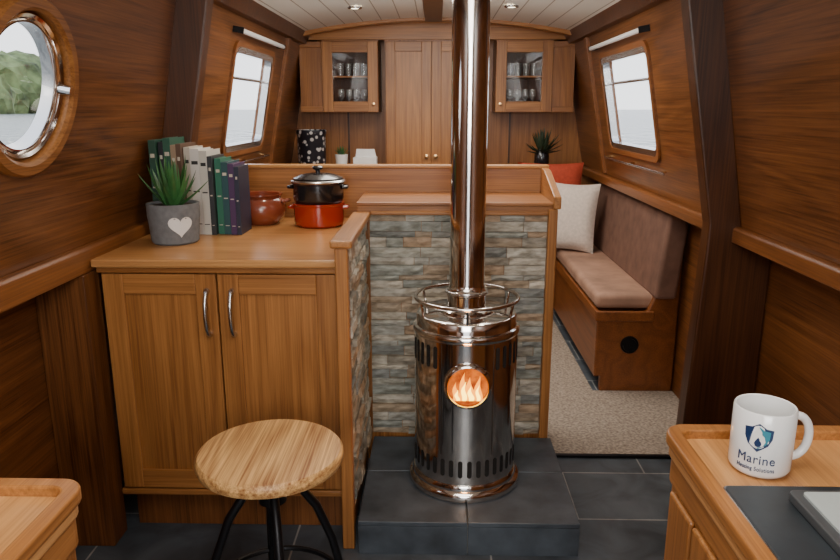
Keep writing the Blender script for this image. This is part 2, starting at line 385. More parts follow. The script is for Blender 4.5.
h=thing('hearth',(.09,2.1,0),'raised hearth of dark slate tiles under the stove','hearth')
bxo('base',(-.226,.424,1.852,2.395,0,.095),mat('grout',(.16,.16,.15),.8,bump=.2),h,0)
HS=mat('hearth_slate',(.055,.067,.082),.4,bump=.8,bscale=9,var=.5)
for x0,x1 in((-.226,.098),(.101,.430)):
    for y0,y1 in((1.840,2.14),(2.143,2.396)): bxo('slate_tile',(x0,x1,y0,y1,.095,.11),HS,h,.002)
    bxo('slate_tile',(x0,x1,1.842,1.852,0,.093),HS,h,.001)

# ------------------------------------------------------------ stove
SX,SY=.098,2.12; HZ=.11
st=thing('stove',(SX,SY,HZ),'cylindrical polished steel stove with a tall flue','stove')
C0=(SX,SY,0)
bm=B(); lathe(bm,[(0,HZ+.001),(.178,HZ+.001),(.182,HZ+.008),(.182,HZ+.022),(.178,HZ+.028),(.170,HZ+.034),(.170,HZ+.045),(.165,HZ+.052),(0,HZ+.052)],C0,seg=72); obj('base_flange',bm,CHROME,parent=st,smooth=True)
bm=B(); lathe(bm,[(0,.155),(.163,.155),(.163,.62),(.166,.622),(.168,.628),(.168,.636),(.165,.642),(.158,.645),(.157,.648),(.157,.676),(.154,.680),(.148,.682),(0,.682)],C0,seg=72)
obj('body',bm,CHROME,parent=st,smooth=True)
def patch(bm,ang,z0,z1,w,r):
    pts=[]; hw=w/2
    for i in range(9):
        a=math.pi*i/8; pts.append((hw*math.cos(a),z1-hw+hw*math.sin(a)))
    for i in range(9):
        a=math.pi+math.pi*i/8; pts.append((hw*math.cos(a),z0+hw+hw*math.sin(a)))
    f=[]
    for u,z in pts:
        t=ang+u/r; f.append(bm.verts.new((SX+r*math.cos(t),SY+r*math.sin(t),z)))
    bm.faces.new(f)
for k in range(36):
    a=2*math.pi*k/36+.06
    bm=B(); patch(bm,a,.188,.245,.014,.1637); obj('vent_slot',bm,DARK,parent=st)
    dd=abs(((a+math.pi/2+math.pi)%(2*math.pi))-math.pi)
    if dd>.56: bm=B(); patch(bm,a,.535,.606,.015,.1637); obj('vent_slot',bm,DARK,parent=st)
for s in(-1,1):
    bm=B(); t=-math.pi/2+s*.50
    tube(bm,[(SX+.1635*math.cos(t),SY+.1635*math.sin(t),z) for z in(.26,.615)],.0012,6); obj('door_seam',bm,DARK,parent=st)
wz=.494; fy=SY-.163
bm=B(); lathe(bm,[(.059,.02),(.059,-.012),(.062,-.017),(.068,-.014),(.072,-.008),(.072,.035)],(SX,fy,wz),axis='Y',seg=56)
obj('window_ring',bm,CHROME,parent=st,smooth=True,label='round polished steel viewing window ring')
m,nt,b=newmat('firebox_glow'); N=nt.nodes.new; L=nt.links.new
tc=N('ShaderNodeTexCoord'); n=N('ShaderNodeTexNoise'); n.inputs['Scale'].default_value=34; n.inputs['Detail'].default_value=3; L(tc.outputs['Object'],n.inputs['Vector'])
r=N('ShaderNodeValToRGB'); r.color_ramp.elements[0].position=.35; r.color_ramp.elements[0].color=(.35,.03,.0,1); r.color_ramp.elements[1].position=.68; r.color_ramp.elements[1].color=(1,.20,.0,1)
L(n.outputs['Fac'],r.inputs[0]); L(r.outputs[0],b.inputs['Emission Color']); b.inputs['Emission Strength'].default_value=1.1; b.inputs['Base Color'].default_value=(.02,.003,0,1); b.inputs['Roughness'].default_value=.9
bm=B(); cyl(bm,(SX,fy-.001,wz),.0595,-.003,axis='Y',seg=40); obj('firebox',bm,m,parent=st)
FL1=mat('flame_orange',(.05,.005,0),.9,emit=(1,.30,.005),es=3.2); FL2=mat('flame_yellow',(.05,.01,0),.9,emit=(1,.62,.06),es=7)
def flame(bm,x,z0,hh,w,y,lean=0):
    L_=[];R_=[]
    for i in range(11):
        t=i/10; ww=w*(math.sin(math.pi*(t*.75+.22)))*(1-t)**.55; c=x+lean*t*t+.003*math.sin(t*7+x*300)
        L_.append((c-ww,z0+hh*t)); R_.append((c+ww+1e-4,z0+hh*t))
    prism(bm,L_+R_[::-1],'Y',y,y+.0015)
for x,hh,w,l in((-.035,.058,.013,-.003),(-.015,.090,.016,.004),(.008,.076,.017,-.005),(.031,.080,.014,.002),(.0,.045,.040,0)):
    bm=B(); flame(bm,SX+x,wz-.044,hh,w,fy-.008-.0003*hh*100,l); obj('flame',bm,FL1,parent=st)
for x,hh,w,l in((-.031,.034,.007,-.002),(-.012,.060,.009,.003),(.009,.046,.010,-.003),(.030,.050,.007,.001)):
    bm=B(); flame(bm,SX+x,wz-.042,hh,w,fy-.0125,l); obj('flame',bm,FL2,parent=st)
bm=B(); tube(bm,ringpts((SX,SY,.728),.160,64),.006,10,True); gr=obj('guard_rail',bm,CHROME,parent=st,smooth=True)
for k in range(6):
    a=2*math.pi*k/6+.5; bm=B(); tube(bm,[(SX+.150*math.cos(a),SY+.150*math.sin(a),.675),(SX+.160*math.cos(a),SY+.160*math.sin(a),.728)],.004,8); obj('rail_post',bm,CHROME,parent=gr,smooth=True)
bm=B(); lathe(bm,[(.085,.682),(.085,.69),(.064,.696),(.060,.70),(.060,.735),(.063,.738),(.063,.752),(.058,.756),(.0545,.77),(.0545,1.25),(.0545,1.86),(0,1.86)],C0,seg=64)
obj('flue_pipe',bm,CHROME,parent=st,smooth=True,label='tall polished steel flue')
bm=B(); lathe(bm,[(.0625,.741),(.0665,.742),(.0675,.746),(.0665,.750),(.0625,.751)],C0,seg=64)
obj('flue_collar',bm,CHROME2,parent=st,smooth=True)

# ------------------------------------------------------------ items on worktop
WZ=.8865
bc=[('dark_green',(.02,.07,.045)),('black',(.015,.015,.02)),('green',(.03,.11,.07)),('sand',(.35,.25,.16)),('brown',(.12,.07,.045)),('cream',(.55,.5,.42)),('white',(.68,.66,.62)),('ivory',(.6,.58,.52)),('charcoal',(.03,.035,.04)),('emerald',(.03,.16,.10)),('teal',(.02,.08,.09)),('purple',(.07,.03,.10)),('navy',(.02,.025,.05))]
bt=[.024,.018,.025,.019,.018,.021,.031,.027,.017,.022,.023,.021,.016]
bh=[.312,.305,.318,.296,.30,.288,.284,.278,.26,.252,.24,.235,.226]
PAGE=mat('paper',(.62,.57,.47),.8,bump=.3,bscale=200)
x=-.940
for i,((cn,c),t_,hh) in enumerate(zip(bc,bt,bh)):
    dz=.14+.01*((i*5)%3-1); y0=2.300+.006*((i*7)%4)
    bk=thing('book',(x+t_/2,y0+dz/2,WZ),'%s hardback book standing upright in the row'%cn.replace('_',' '),'book','row of cookery books on the worktop')
    cm=mat('cover_'+cn,c,.45)
    bm=B(); prism(bm,[(x+.0005,y0),(x+t_-.0005,y0),(x+t_-.0005,y0+dz),(x+t_-.003,y0+dz),(x+t_-.003,y0+.003),(x+.003,y0+.003),(x+.003,y0+dz),(x+.0005,y0+dz)],'Z',WZ,WZ+hh)
    obj('cover',bm,cm,parent=bk,bevel=.0008)
    bxo('pages',(x+.003,x+t_-.003,y0+.003,y0+dz-.004,WZ+.003,WZ+hh-.004),PAGE,bk,0)
    ink=mat('ink_'+cn,(.02,.02,.02) if sum(c)>1 else (.6,.55,.45),.5)
    bm=B()
    for a,bb in((.82,.86),(.5,.515),(.12,.13)): box(bm,x+.005,x+t_-.005,y0-.0006,y0,WZ+hh*a,WZ+hh*bb)
    o=obj('spine_print',bm,ink,parent=bk); o['kind']='stuff'
    x+=t_+.0008
pc=(-.826,2.175,WZ)
pl=thing('potted_plant',pc,'spiky green aloe in a grey concrete pot with a white heart','potted plant')
bm=B(); lathe(bm,[(0,0),(.066,0),(.072,.006),(.078,.075),(.080,.085),(.080,.125),(.072,.125),(.070,.11),(0,.11)],pc,seg=48)
POTG=mat('grey_concrete',(.17,.18,.19),.8,bump=.3,bscale=60,var=.15); obj('pot',bm,POTG,parent=pl,smooth=True)
bm=B(); cyl(bm,(pc[0],pc[1],WZ+.105),.071,.012,seg=32); obj('soil',bm,mat('soil',(.03,.02,.012),.9,bump=1,bscale=120),parent=pl)
def leaf(bm,c,az,tilt,ln,w,curl=.4):
    n=8; prev=None; p=Vector(c); t=tilt
    d=Vector((math.cos(az),math.sin(az),0)); s=Vector((-math.sin(az),math.cos(az),0))
    for i in range(n+1):
        f=i/n; ww=w*(1-f)**.8+.0004; dirv=d*math.cos(t)+Vector((0,0,1))*math.sin(t); nrm=-d*math.sin(t)+Vector((0,0,1))*math.cos(t)
        ring=[bm.verts.new(p+s*ww),bm.verts.new(p-nrm*ww*.55),bm.verts.new(p-s*ww),bm.verts.new(p+nrm*ww*.12)]
        if prev:
            for k in range(4): bm.faces.new((prev[k],prev[(k+1)%4],ring[(k+1)%4],ring[k]))
        else: bm.faces.new(ring)
        prev=ring; p=p+dirv*ln/n; t-=curl/n*(-.6)
bm=B(); rnd=random.Random(2)
for i in range(26):
    tl=.55+.95*(i/25)**.8
    leaf(bm,(pc[0]+.012*math.cos(i*2.4),pc[1]+.012*math.sin(i*2.4),WZ+.115),i*2.399,tl,rnd.uniform(.11,.14) if tl<1.0 else rnd.uniform(.13,.165),.0145)
LEAF=mat('aloe_leaf',(.045,.16,.045),.4,bscale=14,var=.5); obj('leaves',bm,LEAF,parent=pl,smooth=True)
def wrap(bm,c,r,ang):
    for v in bm.verts:
        a=ang+v.co.x/r; rr=r+v.co.y; v.co=Vector((c[0]+rr*math.cos(a),c[1]+rr*math.sin(a),c[2]+v.co.z))
bm=B(); hp=[]
for i in range(40):
    t=2*math.pi*i/40; hp.append((.0024*16*math.sin(t)**3*.95,.0022*(13*math.cos(t)-5*math.cos(2*t)-2*math.cos(3*t)-math.cos(4*t))))
prism(bm,hp,'Y',0,.002)
wrap(bm,(pc[0],pc[1],WZ+.062),.0785,math.atan2(-pc[1],-pc[0])+.22); obj('heart_tag',bm,WHITE,parent=pl,label='white heart-shaped tag')
cc=(-.640,2.55,WZ)
cp=thing('clay_pot',cc,'round glazed terracotta cooking pot with small side handles','pot')
CLAY=mat('terracotta_glaze',(.22,.05,.024),.22,coat=.5,bscale=8,var=.3)
bm=B(); lathe(bm,[(0,0),(.055,0),(.078,.02),(.090,.045),(.090,.065),(.080,.088),(.072,.096),(.075,.104),(.078,.106),(.078,.112),(.066,.110),(.066,.09),(0,.06)],cc,seg=48); obj('body',bm,CLAY,parent=cp,smooth=True)
for s in(-1,1):
    bm=B(); tube(bm,[(cc[0]+s*.080,cc[1]-.02,WZ+.082),(cc[0]+s*.098,cc[1]-.015,WZ+.086),(cc[0]+s*.102,cc[1],WZ+.087),(cc[0]+s*.098,cc[1]+.015,WZ+.086),(cc[0]+s*.080,cc[1]+.02,WZ+.082)],.007,8); obj('handle',bm,CLAY,parent=cp,smooth=True)
kc=(-.422,2.51,WZ)
ks=thing('casserole_pot',kc,'stacked casserole with red enamel base, black pan and lid','cooking pot')
REDE=mat('red_enamel',(.40,.028,.008),.2,coat=.6); BLKE=mat('black_enamel',(.012,.011,.012),.25,coat=.4)
bm=B(); lathe(bm,[(0,0),(.078,0),(.088,.008),(.090,.02),(.090,.075),(.094,.080),(.094,.085),(.085,.085),(0,.08)],kc,seg=56); obj('red_base',bm,REDE,parent=ks,smooth=True)
bm=B(); lathe(bm,[(0,.085),(.082,.085),(.086,.09),(.090,.10),(.090,.150),(.095,.155),(.095,.159),(0,.159)],kc,seg=56); obj('upper_pan',bm,BLKE,parent=ks,smooth=True)
bm=B(); lathe(bm,[(.0955,.157),(.098,.160),(.0955,.164),(.092,.166)],kc,seg=56); obj('rim',bm,CHROME2,parent=ks,smooth=True)
bm=B(); lathe(bm,[(0,.16),(.092,.163),(.088,.172),(.06,.184),(.02,.190),(0,.190)],kc,seg=56); d=obj('lid',bm,BLKE,parent=ks,smooth=True)
bm=B(); lathe(bm,[(.008,.188),(.008,.198),(.018,.203),(.020,.209),(.014,.214),(0,.215)],kc,seg=24); obj('knob',bm,BLKE,parent=d,smooth=True)
for s in(-1,1):
    for zz,mm in((.068,REDE),(.14,BLKE)):
        bm=B(); tube(bm,[(kc[0]+s*.088,kc[1]-.025,WZ+zz),(kc[0]+s*.104,kc[1]-.018,WZ+zz),(kc[0]+s*.104,kc[1]+.018,WZ+zz),(kc[0]+s*.088,kc[1]+.025,WZ+zz)],.006,8); obj('handle',bm,mm,parent=ks,smooth=True)

# ------------------------------------------------------------ stool
sc=(-.375,1.45,0); SH=.545
so=thing('stool',sc,'round stool with a grained wood seat and black metal legs','stool')
bm=B(); lathe(bm,[(0,SH-.034),(.155,SH-.034),(.163,SH-.030),(.167,SH-.019),(.166,SH-.008),(.160,SH-.001),(.150,SH),(0,SH)],sc,seg=64); obj('seat',bm,SEATW,parent=so,smooth=True)
bm=B(); lathe(bm,[(0,.30),(.014,.30),(.0145,.41),(.032,.415),(.032,.475),(.016,.48),(.016,SH-.044),(.06,SH-.042),(.06,SH-.034),(0,SH-.034)],(sc[0],sc[1],0),seg=24)
obj('screw_column',bm,BLACKM,parent=so,smooth=True)
for k in range(4):
    a=math.radians(-92+90*k+20)
    P=[(.028,.47),(.06,.445),(.10,.385),(.135,.29),(.165,.15),(.185,.004)]
    bm=B(); tube(bm,[(sc[0]+r_*math.cos(a),sc[1]+r_*math.sin(a),z_) for r_,z_ in P],.0105,10)
    obj('leg',bm,BLACKM,parent=so,smooth=True)
bm=B(); tube(bm,ringpts((sc[0],sc[1],.18),.158,40),.007,8,True); obj('foot_ring',bm,BLACKM,parent=so,smooth=True)

# ------------------------------------------------------------ near units
def nearunit(name,s,xin,yf,H,label,cat):
    t=thing(name,(s*(xin+1.1)/2,yf-.4,0),label,cat)
    y0=.02; xo=1.005
    def outline(i,rr):
        xa=xin+i; yb=yf-i; P=[(xo,yb)]
        for k in range(9):
            a=math.radians(90+90*k/8); P.append((xa+rr+rr*math.cos(a),yb-rr+rr*math.sin(a)))
        P+=[(xa,y0),(xo,y0)]
        return [(s*a,b_) for a,b_ in P]
    bm=B(); prism(bm,outline(.012,.03),'Z',.0,H-.035); obj('body',bm,OAK_Z,parent=t)
    yy=yf-.05
    while yy>.1:
        bxo('side_board',(s*(xin+.004),s*(xin+.0125),yy-.082,yy,.08,H-.075),OAK_Z,t,.004); yy-=.09
    bm=B(); prism(bm,outline(.008,.032),'Z',H-.07,H-.03); obj('apron',bm,OAK_Y,parent=t,bevel=.003)
    bm=B(); prism(bm,outline(.004,.035),'Z',H-.03,H-.008); obj('top',bm,TOP_Y,parent=t,bevel=.004)
    bm=B(); o=outline(0,.035)[:-1]; i_=outline(.022,.017)[:-1]
    z0,z1=H-.012,H+.006
    n=len(o); vo0=[bm.verts.new((p[0],p[1],z0)) for p in o]; vo1=[bm.verts.new((p[0],p[1],z1)) for p in o]
    vi0=[bm.verts.new((p[0],p[1],z0)) for p in i_]; vi1=[bm.verts.new((p[0],p[1],z1)) for p in i_]
    for k in range(n-1):
        for a,c in((vo0,vo1),(vo1,vi1),(vi1,vi0),(vi0,vo0)): bm.faces.new((a[k],a[k+1],c[k+1],c[k]))
    for k in(0,n-1): bm.faces.new((vo0[k],vo1[k],vi1[k],vi0[k]))
    obj('raised_rim',bm,OAK_Y,parent=t,bevel=.003)
    return t
nearunit('galley_cabinet',1,.335,.966,.84,'oak galley cabinet with a raised rim around its top','cabinet')
nearunit('side_cabinet',-1,.434,.79,.84,'oak side cabinet with rounded corner and rimmed top','cabinet')
hb=thing('glass_hob',(.68,.45,.833),'dark slate-grey hob with steel edge set on the cabinet top','hob')
bm=B(); prism(bm,rrect(.362,.985,.12,.80,.008),'Z',.8325,.841); obj('glass_top',bm,mat('dark_hob',(.026,.032,.038),.36,bump=.2,bscale=14,var=.3),parent=hb,bevel=.002)
bm=B(); tube(bm,[(p[0],p[1],.837) for p in rrect(.362,.985,.12,.80,.008)],.0028,6,True); obj('edge_frame',bm,CHROME2,parent=hb,smooth=True)
tb=thing('tray',(.62,.66,.843),'pale enamelled tray with dark rim lying on the hob','tray')
bm=B(); prism(bm,rrect(.426,.85,.50,.770,.008),'Z',.8415,.853); obj('base',bm,mat('grey_rim',(.06,.065,.07),.4),parent=tb,bevel=.002)
bm=B(); prism(bm,rrect(.438,.84,.51,.760,.006),'Z',.8525,.856); obj('surface',bm,mat('pale_enamel',(.42,.47,.47),.25),parent=tb)

mc=(.434,.862,.8325)
mg=thing('mug',mc,'white ceramic mug printed with a blue flame shield logo','mug')
MR=.0385; MH=.090
CER=mat('white_ceramic',(.80,.81,.81),.18,coat=.5)
bm=B(); lathe(bm,[(0,0),(.032,0),(.036,.003),(MR,.008),(MR,MH-.002),(MR-.0015,MH),(MR-.0035,MH-.001),(MR-.004,.008),(0,.006)],mc,seg=72); obj('body',bm,CER,parent=mg,smooth=True)
ha=math.radians(4)
bm=B(); pts=[]
for k in range(17):
    a=-math.pi/2+math.pi*k/16; rr=MR-.003+.028*max(0,math.cos(a))**.7
    pts.append((mc[0]+rr*math.cos(ha),mc[1]+rr*math.sin(ha),mc[2]+.045+.030*math.sin(a)))
tube(bm,pts,.0056,12); obj('handle',bm,CER,parent=mg,smooth=True)
la=math.atan2(-mc[1],-mc[0])-.02
NAVY=mat('navy_print',(.010,.032,.10),.35); TEAL=mat('teal_print',(.03,.22,.30),.35)
LC=(mc[0],mc[1],mc[2])
def dec(pts,m,name,off,parent=mg):
    bm=B(); prism(bm,pts,'Y',off,off+.0003)
    bmesh.ops.subdivide_edges(bm,edges=bm.edges[:],cuts=2,use_grid_fill=False)
    wrap(bm,LC,MR,la); return obj(name,bm,m,parent=parent)
def shield(cx,cz,w,h):
    return [(cx-w,cz+h*.62),(cx-w*.5,cz+h*.70),(cx,cz+h),(cx+w*.5,cz+h*.70),(cx+w,cz+h*.62),(cx+w*.96,cz),(cx+w*.7,cz-h*.5),(cx,cz-h),(cx-w*.7,cz-h*.5),(cx-w*.96,cz)]
SZ=.0585
dec(shield(-.003,SZ,.0172,.0195),NAVY,'logo_shield',.0002)
dec([(-.003+x_,SZ+z_) for x_,z_ in [(0,-.0155),(.0095,-.008),(.013,0),(.0137,.0095),(.0066,.0108),(0,.0155)]],TEAL,'logo_panel',.0005)
fl=[(0,-.013),(.006,-.010),(.0085,-.004),(.007,.002),(.004,.005),(.0035,.009),(0,.014),(-.003,.009),(-.006,.004),(-.0085,-.003),(-.006,-.010)]
dec([(-.003+a,SZ+b_) for a,b_ in fl],WHITE,'logo_flame',.0008)
dec([(-.003+a*.5,SZ-.006+b_*.5) for a,b_ in fl],NAVY,'logo_flame_core',.0011)
def textmesh(body,width,hscale=1.0,sp=1.0):
    cu=bpy.data.curves.new('t','FONT'); cu.body=body; cu.size=1; cu.align_x='CENTER'; cu.space_character=sp; cu.extrude=.02
    o=bpy.data.objects.new('t',cu); COL.objects.link(o); dg=bpy.context.evaluated_depsgraph_get(); dg.update()
    me=bpy.data.meshes.new_from_object(o.evaluated_get(dg)); bm=B(); bm.from_mesh(me)
    # refine long edges so that straight strokes follow the curved side of the mug
    for _ in range(3):
        es=[e for e in bm.edges if e.calc_length()>.18]
        if es: bmesh.ops.subdivide_edges(bm,edges=es,cuts=1)
    xs=[v.co.x for v in bm.verts]; w=max(xs)-min(xs); c=(max(xs)+min(xs))/2
    for v in bm.verts: v.co=Vector(((v.co.x-c)*width/w,.0006+(.0004 if v.co.z>0 else -.0004),v.co.y*width/w*hscale))
    bpy.data.objects.remove(o); bpy.data.curves.remove(cu); return bm
for body,w,z,hs,sp in(('Marine',.045,.0225,1.12,1.06),('Heating Solutions',.046,.0125,1.3,1.05)):
    bm=textmesh(body,w,hs,sp)
    for v in bm.verts: v.co.z+=z; v.co.x-=.003
    wrap(bm,LC,MR,la); obj('logo_text',bm,NAVY,parent=mg)

# ------------------------------------------------------------ bench
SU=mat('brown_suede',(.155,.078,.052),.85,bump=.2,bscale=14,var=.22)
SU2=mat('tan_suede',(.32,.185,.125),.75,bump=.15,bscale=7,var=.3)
be=thing('bench_seat',(.93,3.6,0),'built-in wooden bench with brown suede cushions','bench')
bm=B(); prism(bm,[(.775,.0),(.775,.08),(.745,.08),(.745,.39),(.97,.39),(1.0,.47),(1.03,.66),(1.06,.76),(1.09,.785),(1.112,.78),(1.112,0)],'Y',3.10,3.14); obj('end_panel',bm,BENCHW,parent=be,bevel=.008)
bxo('body',(.755,1.112,3.141,4.42,.06,.385),BENCHW,be,.003)
bxo('side_lip',(.735,.754,3.10,4.42,.350,.398),BENCHW,be,.005)
bxo('front_lip',(.735,1.0,3.085,3.10,.350,.398),BENCHW,be,.005)
bm=B(); lathe(bm,[(0,-.004),(.030,-.004),(.032,-.010),(.040,-.010),(.042,-.004),(.042,.003)],(.90,3.10,.235),axis='Y',seg=32); obj('vent_grille',bm,BLACKM,parent=be,smooth=True,label='round black vent grille')
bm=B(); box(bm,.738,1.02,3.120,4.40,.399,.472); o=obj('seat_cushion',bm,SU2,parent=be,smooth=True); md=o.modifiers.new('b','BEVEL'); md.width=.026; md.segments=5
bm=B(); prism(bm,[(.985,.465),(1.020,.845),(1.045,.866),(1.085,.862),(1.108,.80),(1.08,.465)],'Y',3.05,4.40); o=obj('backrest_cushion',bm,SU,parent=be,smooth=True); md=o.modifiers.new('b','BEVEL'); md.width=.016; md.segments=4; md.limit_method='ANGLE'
def pillow(c,w,h,t,rz,tilt,m,label):
    bm=B(); n=14; V={}
    for sd in(-1,1):
        for i in range(n+1):
            for j in range(n+1):
                u=2*i/n-1; v=2*j/n-1
                pin=1-.07*(1-abs(u)**2)*abs(v)**4; pin2=1-.07*(1-abs(v)**2)*abs(u)**4
                th=t/2*((1-abs(u)**3.0)*(1-abs(v)**3.0))**.55
                if (i in(0,n) or j in(0,n)):
                    if (i,j) not in V: V[(i,j)]=bm.verts.new((u*w/2*pin2,0,v*h/2*pin))
                    V[(sd,i,j)]=V[(i,j)]
                else: V[(sd,i,j)]=bm.verts.new((u*w/2*pin2,sd*th,v*h/2*pin))
        for i in range(n):
            for j in range(n): bm.faces.new((V[(sd,i,j)],V[(sd,i+1,j)],V[(sd,i+1,j+1)],V[(sd,i,j+1)]))
    tf(bm,Matrix.Translation(c)@Matrix.Rotation(rz,4,'Z')@Matrix.Rotation(tilt,4,'X'))
    return obj('pillow',bm,m,smooth=True,label=label,cat='cushion',origin=c)
pillow((.80,4.15,.672),.32,.41,.13,math.radians(-28),math.radians(-12),mat('cream_linen',(.60,.51,.44),.9,bump=.4,bscale=60,var=.1),'cream linen pillow leaning on the bench end')
pillow((.70,4.33,.80),.40,.36,.10,math.radians(-4),math.radians(-6),mat('red_linen',(.36,.045,.018),.9,bump=.4,bscale=60,var=.15),'rust red pillow behind the cream pillow')
# carpet
m,nt,b=newmat('carpet_pile'); N=nt.nodes.new; L=nt.links.new
tc=N('ShaderNodeTexCoord'); n=N('ShaderNodeTexNoise'); n.inputs['Scale'].default_value=90; n.inputs['Detail'].default_value=6; L(tc.outputs['Object'],n.inputs['Vector'])
r=N('ShaderNodeValToRGB'); r.color_ramp.elements[0].position=.3; r.color_ramp.elements[0].color=(.18,.14,.11,1); r.color_ramp.elements[1].position=.7; r.color_ramp.elements[1].color=(.42,.355,.29,1)
L(n.outputs['Fac'],r.inputs[0]); L(r.outputs[0],b.inputs['Base Color']); b.inputs['Roughness'].default_value=.95
bp=N('ShaderNodeBump'); bp.inputs['Strength'].default_value=.7; bp.inputs['Distance'].default_value=.006; L(n.outputs['Fac'],bp.inputs['Height']); L(bp.outputs[0],b.inputs['Normal'])
bm=B(); prism(bm,[(.424,2.468),(1.115,2.468),(1.115,3.095),(.742,3.095),(.742,4.42),(.424,4.42)],'Z',.0005,.009); obj('carpet',bm,m,label='speckled beige fitted carpet in the dining area',cat='carpet',kind='stuff',origin=(.6,3.3,0))
bm=B(); box(bm,.424,1.115,2.45,2.467,.0005,.012); trim(bm,BLACKM,.002)

# ------------------------------------------------------------ rear joinery
RY=4.60
GOBM=mat('clear_glass',(.85,.87,.86),.05,spec=.8,trans=.85)
def glasscab(x0,x1,z0,z1,hx,label):
    t=thing('wall_cabinet',((x0+x1)/2,RY+.15,z0),label,'cabinet','glazed wall cabinets on the rear wall')
    y0=RY+.021
    bm=B(); prism(bm,[(x0,z0),(x1,z0),(x1,z1),(x0,z1)],'Y',4.88,4.895); obj('back_panel',bm,RIB,parent=t)
    bxo('side_panel',(x0,x0+.018,y0,4.88,z0,z1),BACK_Z,t,0); bxo('side_panel',(x1-.018,x1,y0,4.88,z0,z1),BACK_Z,t,0)
    bxo('base_panel',(x0+.018,x1-.018,y0,4.88,z0,z0+.018),BACK_X,t,0); bxo('top_panel',(x0+.018,x1-.018,y0,4.88,z1-.018,z1),BACK_X,t,0)
    bxo('shelf',(x0+.018,x1-.018,y0+.03,4.88,z0+.215,z0+.225),BACK_X,t,0)
    d=shaker(t,x0,x1,z0,z1-.01,RY,OAK_Z,OAK_X,.066,pane=1)
    bm=B(); lathe(bm,[(.004,0),(.004,-.012),(.010,-.016),(.010,-.022),(0,-.025)],(hx,RY,z0+.05),axis='Y',seg=16); obj('knob',bm,BRASS,parent=d,smooth=True)
    k=0
    for zz in(z0+.0185,z0+.2255):
        for gx in(-.075,-.025,.025,.075):
            cx=(x0+x1)/2+gx; c=(cx,RY+.12+.02*(k%2),zz); low=zz<z0+.1
            bm=B()
            if low: lathe(bm,[(0,.0),(.022,0),(.020,.004),(.004,.008),(.0035,.05),(.012,.06),(.023,.08),(.023,.10),(.019,.125),(.018,.125),(.021,.10),(.019,.08),(0,.064)],c,seg=20)
            else: lathe(bm,[(0,0),(.019,0),(.022,.08),(.021,.08),(.018,.005),(0,.005)],c,seg=20)
            obj('wine_glass' if low else 'tumbler',bm,GOBM,smooth=True,label='clear stemmed wine glass inside the glazed wall cabinet' if low else 'clear straight tumbler on the glazed cabinet shelf',cat='glass',group='glasses in the wall cabinets',origin=c); k+=1
glasscab(-.725,-.37,1.275,1.715,-.400,'oak wall cabinet with a glazed door showing glasses')
glasscab(.375,.73,1.275,1.715,.405,'oak wall cabinet with a glazed door showing glasses')
for s,x0,x1 in((-1,-.868,-.727),(1,.732,.868)):
    t=thing('corner_panel',((x0+x1)/2,RY+.03,1.275),'narrow oak filler panel beside the glazed wall cabinet','panel','filler panels beside the wall cabinets')
    bxo('panel',(x0,x1,RY+.015,RY+.03,1.275,1.705),BACK_Z,t,0)
    bxo('panel_rail',(x0,x1,RY,RY+.015,1.275,1.31),BACK_X,t,.002); bxo('panel_rail',(x0,x1,RY,RY+.015,1.67,1.705),BACK_X,t,.002)
tc_=thing('tall_cupboard',(-.03,RY+.15,0),'tall oak cupboard with a pair of panelled doors','cupboard')
bxo('body',(-.33,.268,RY+.021,4.895,0,1.72),BACK_Z,tc_,0)
for x0,x1,hx in((-.322,-.034,-.062),(-.030,.260,-.004)):
    d=shaker(tc_,x0,x1,.06,1.705,RY,OAK_Z,OAK_X,.06)
    bm=B(); lathe(bm,[(.005,0),(.005,-.014),(.013,-.018),(.014,-.026),(0,-.03)],(hx,RY,.995),axis='Y',seg=20); obj('knob',bm,BRASS,parent=d,smooth=True)
for x0,x1,l in((-.99,-.335,'dark oak counter carrying ornaments by the rear wall'),(.27,.72,'dark oak counter carrying a leafy plant by the rear wall')):
    t=thing('rear_counter',((x0+x1)/2,4.65,0),l,'cabinet')
    bxo('body',(x0,x1,4.45,4.895,0,.90),BACK_Z,t,0); bxo('worktop',(x0,x1,4.43,4.895,.90,.925),BACK_X,t,.004)
bm=B(); A=arc(CZ0,CZ1,.84); prism(bm,A+[(.84,1.716),(-.84,1.716)],'Y',4.615,4.64); trim(bm,OAK_X)
for x in(-.60,.50):
    bm=B(); box(bm,x-.006,x+.006,4.892,4.9,.93,1.27); trim(bm,RIB,0)
vc=(-.80,4.56,.9255)
v=thing('patterned_vase',vc,'black vase with a white leaf pattern on the rear counter','vase')
m,nt,b=newmat('patterned_black'); N=nt.nodes.new; L=nt.links.new
tc=N('ShaderNodeTexCoord'); vo=N('ShaderNodeTexVoronoi'); vo.inputs['Scale'].default_value=34; L(tc.outputs['Object'],vo.inputs['Vector'])
r=N('ShaderNodeValToRGB'); r.color_ramp.elements[0].position=.36; r.color_ramp.elements[0].color=(.5,.47,.45,1); r.color_ramp.elements[1].position=.44; r.color_ramp.elements[1].color=(.012,.012,.018,1); L(vo.outputs['Distance'],r.inputs[0]); L(r.outputs[0],b.inputs['Base Color']); b.inputs['Roughness'].default_value=.3
bm=B(); lathe(bm,[(0,0),(.075,0),(.085,.01),(.090,.05),(.090,.20),(.097,.22),(.095,.24),(.086,.24),(.082,.21),(0,.20)],vc,seg=40); obj('body',bm,m,parent=v,smooth=True)
sp=(-.61,4.56,.9255); p2=thing('small_potted_plant',sp,'small green plant in a white pot','potted plant')
bm=B(); lathe(bm,[(0,0),(.034,0),(.042,.085),(.036,.085),(0,.075)],sp,seg=24); obj('pot',bm,WHITE,parent=p2,smooth=True)
bm=B()
for i in range(18): leaf(bm,(sp[0],sp[1],sp[2]+.075),i*2.4,.5+.05*i,.065,.011)
obj('leaves',bm,LEAF,parent=p2,smooth=True)
bx=(-.455,4.55,.9255); t=thing('tissue_box',bx,'white box with a folded white card on top','box')
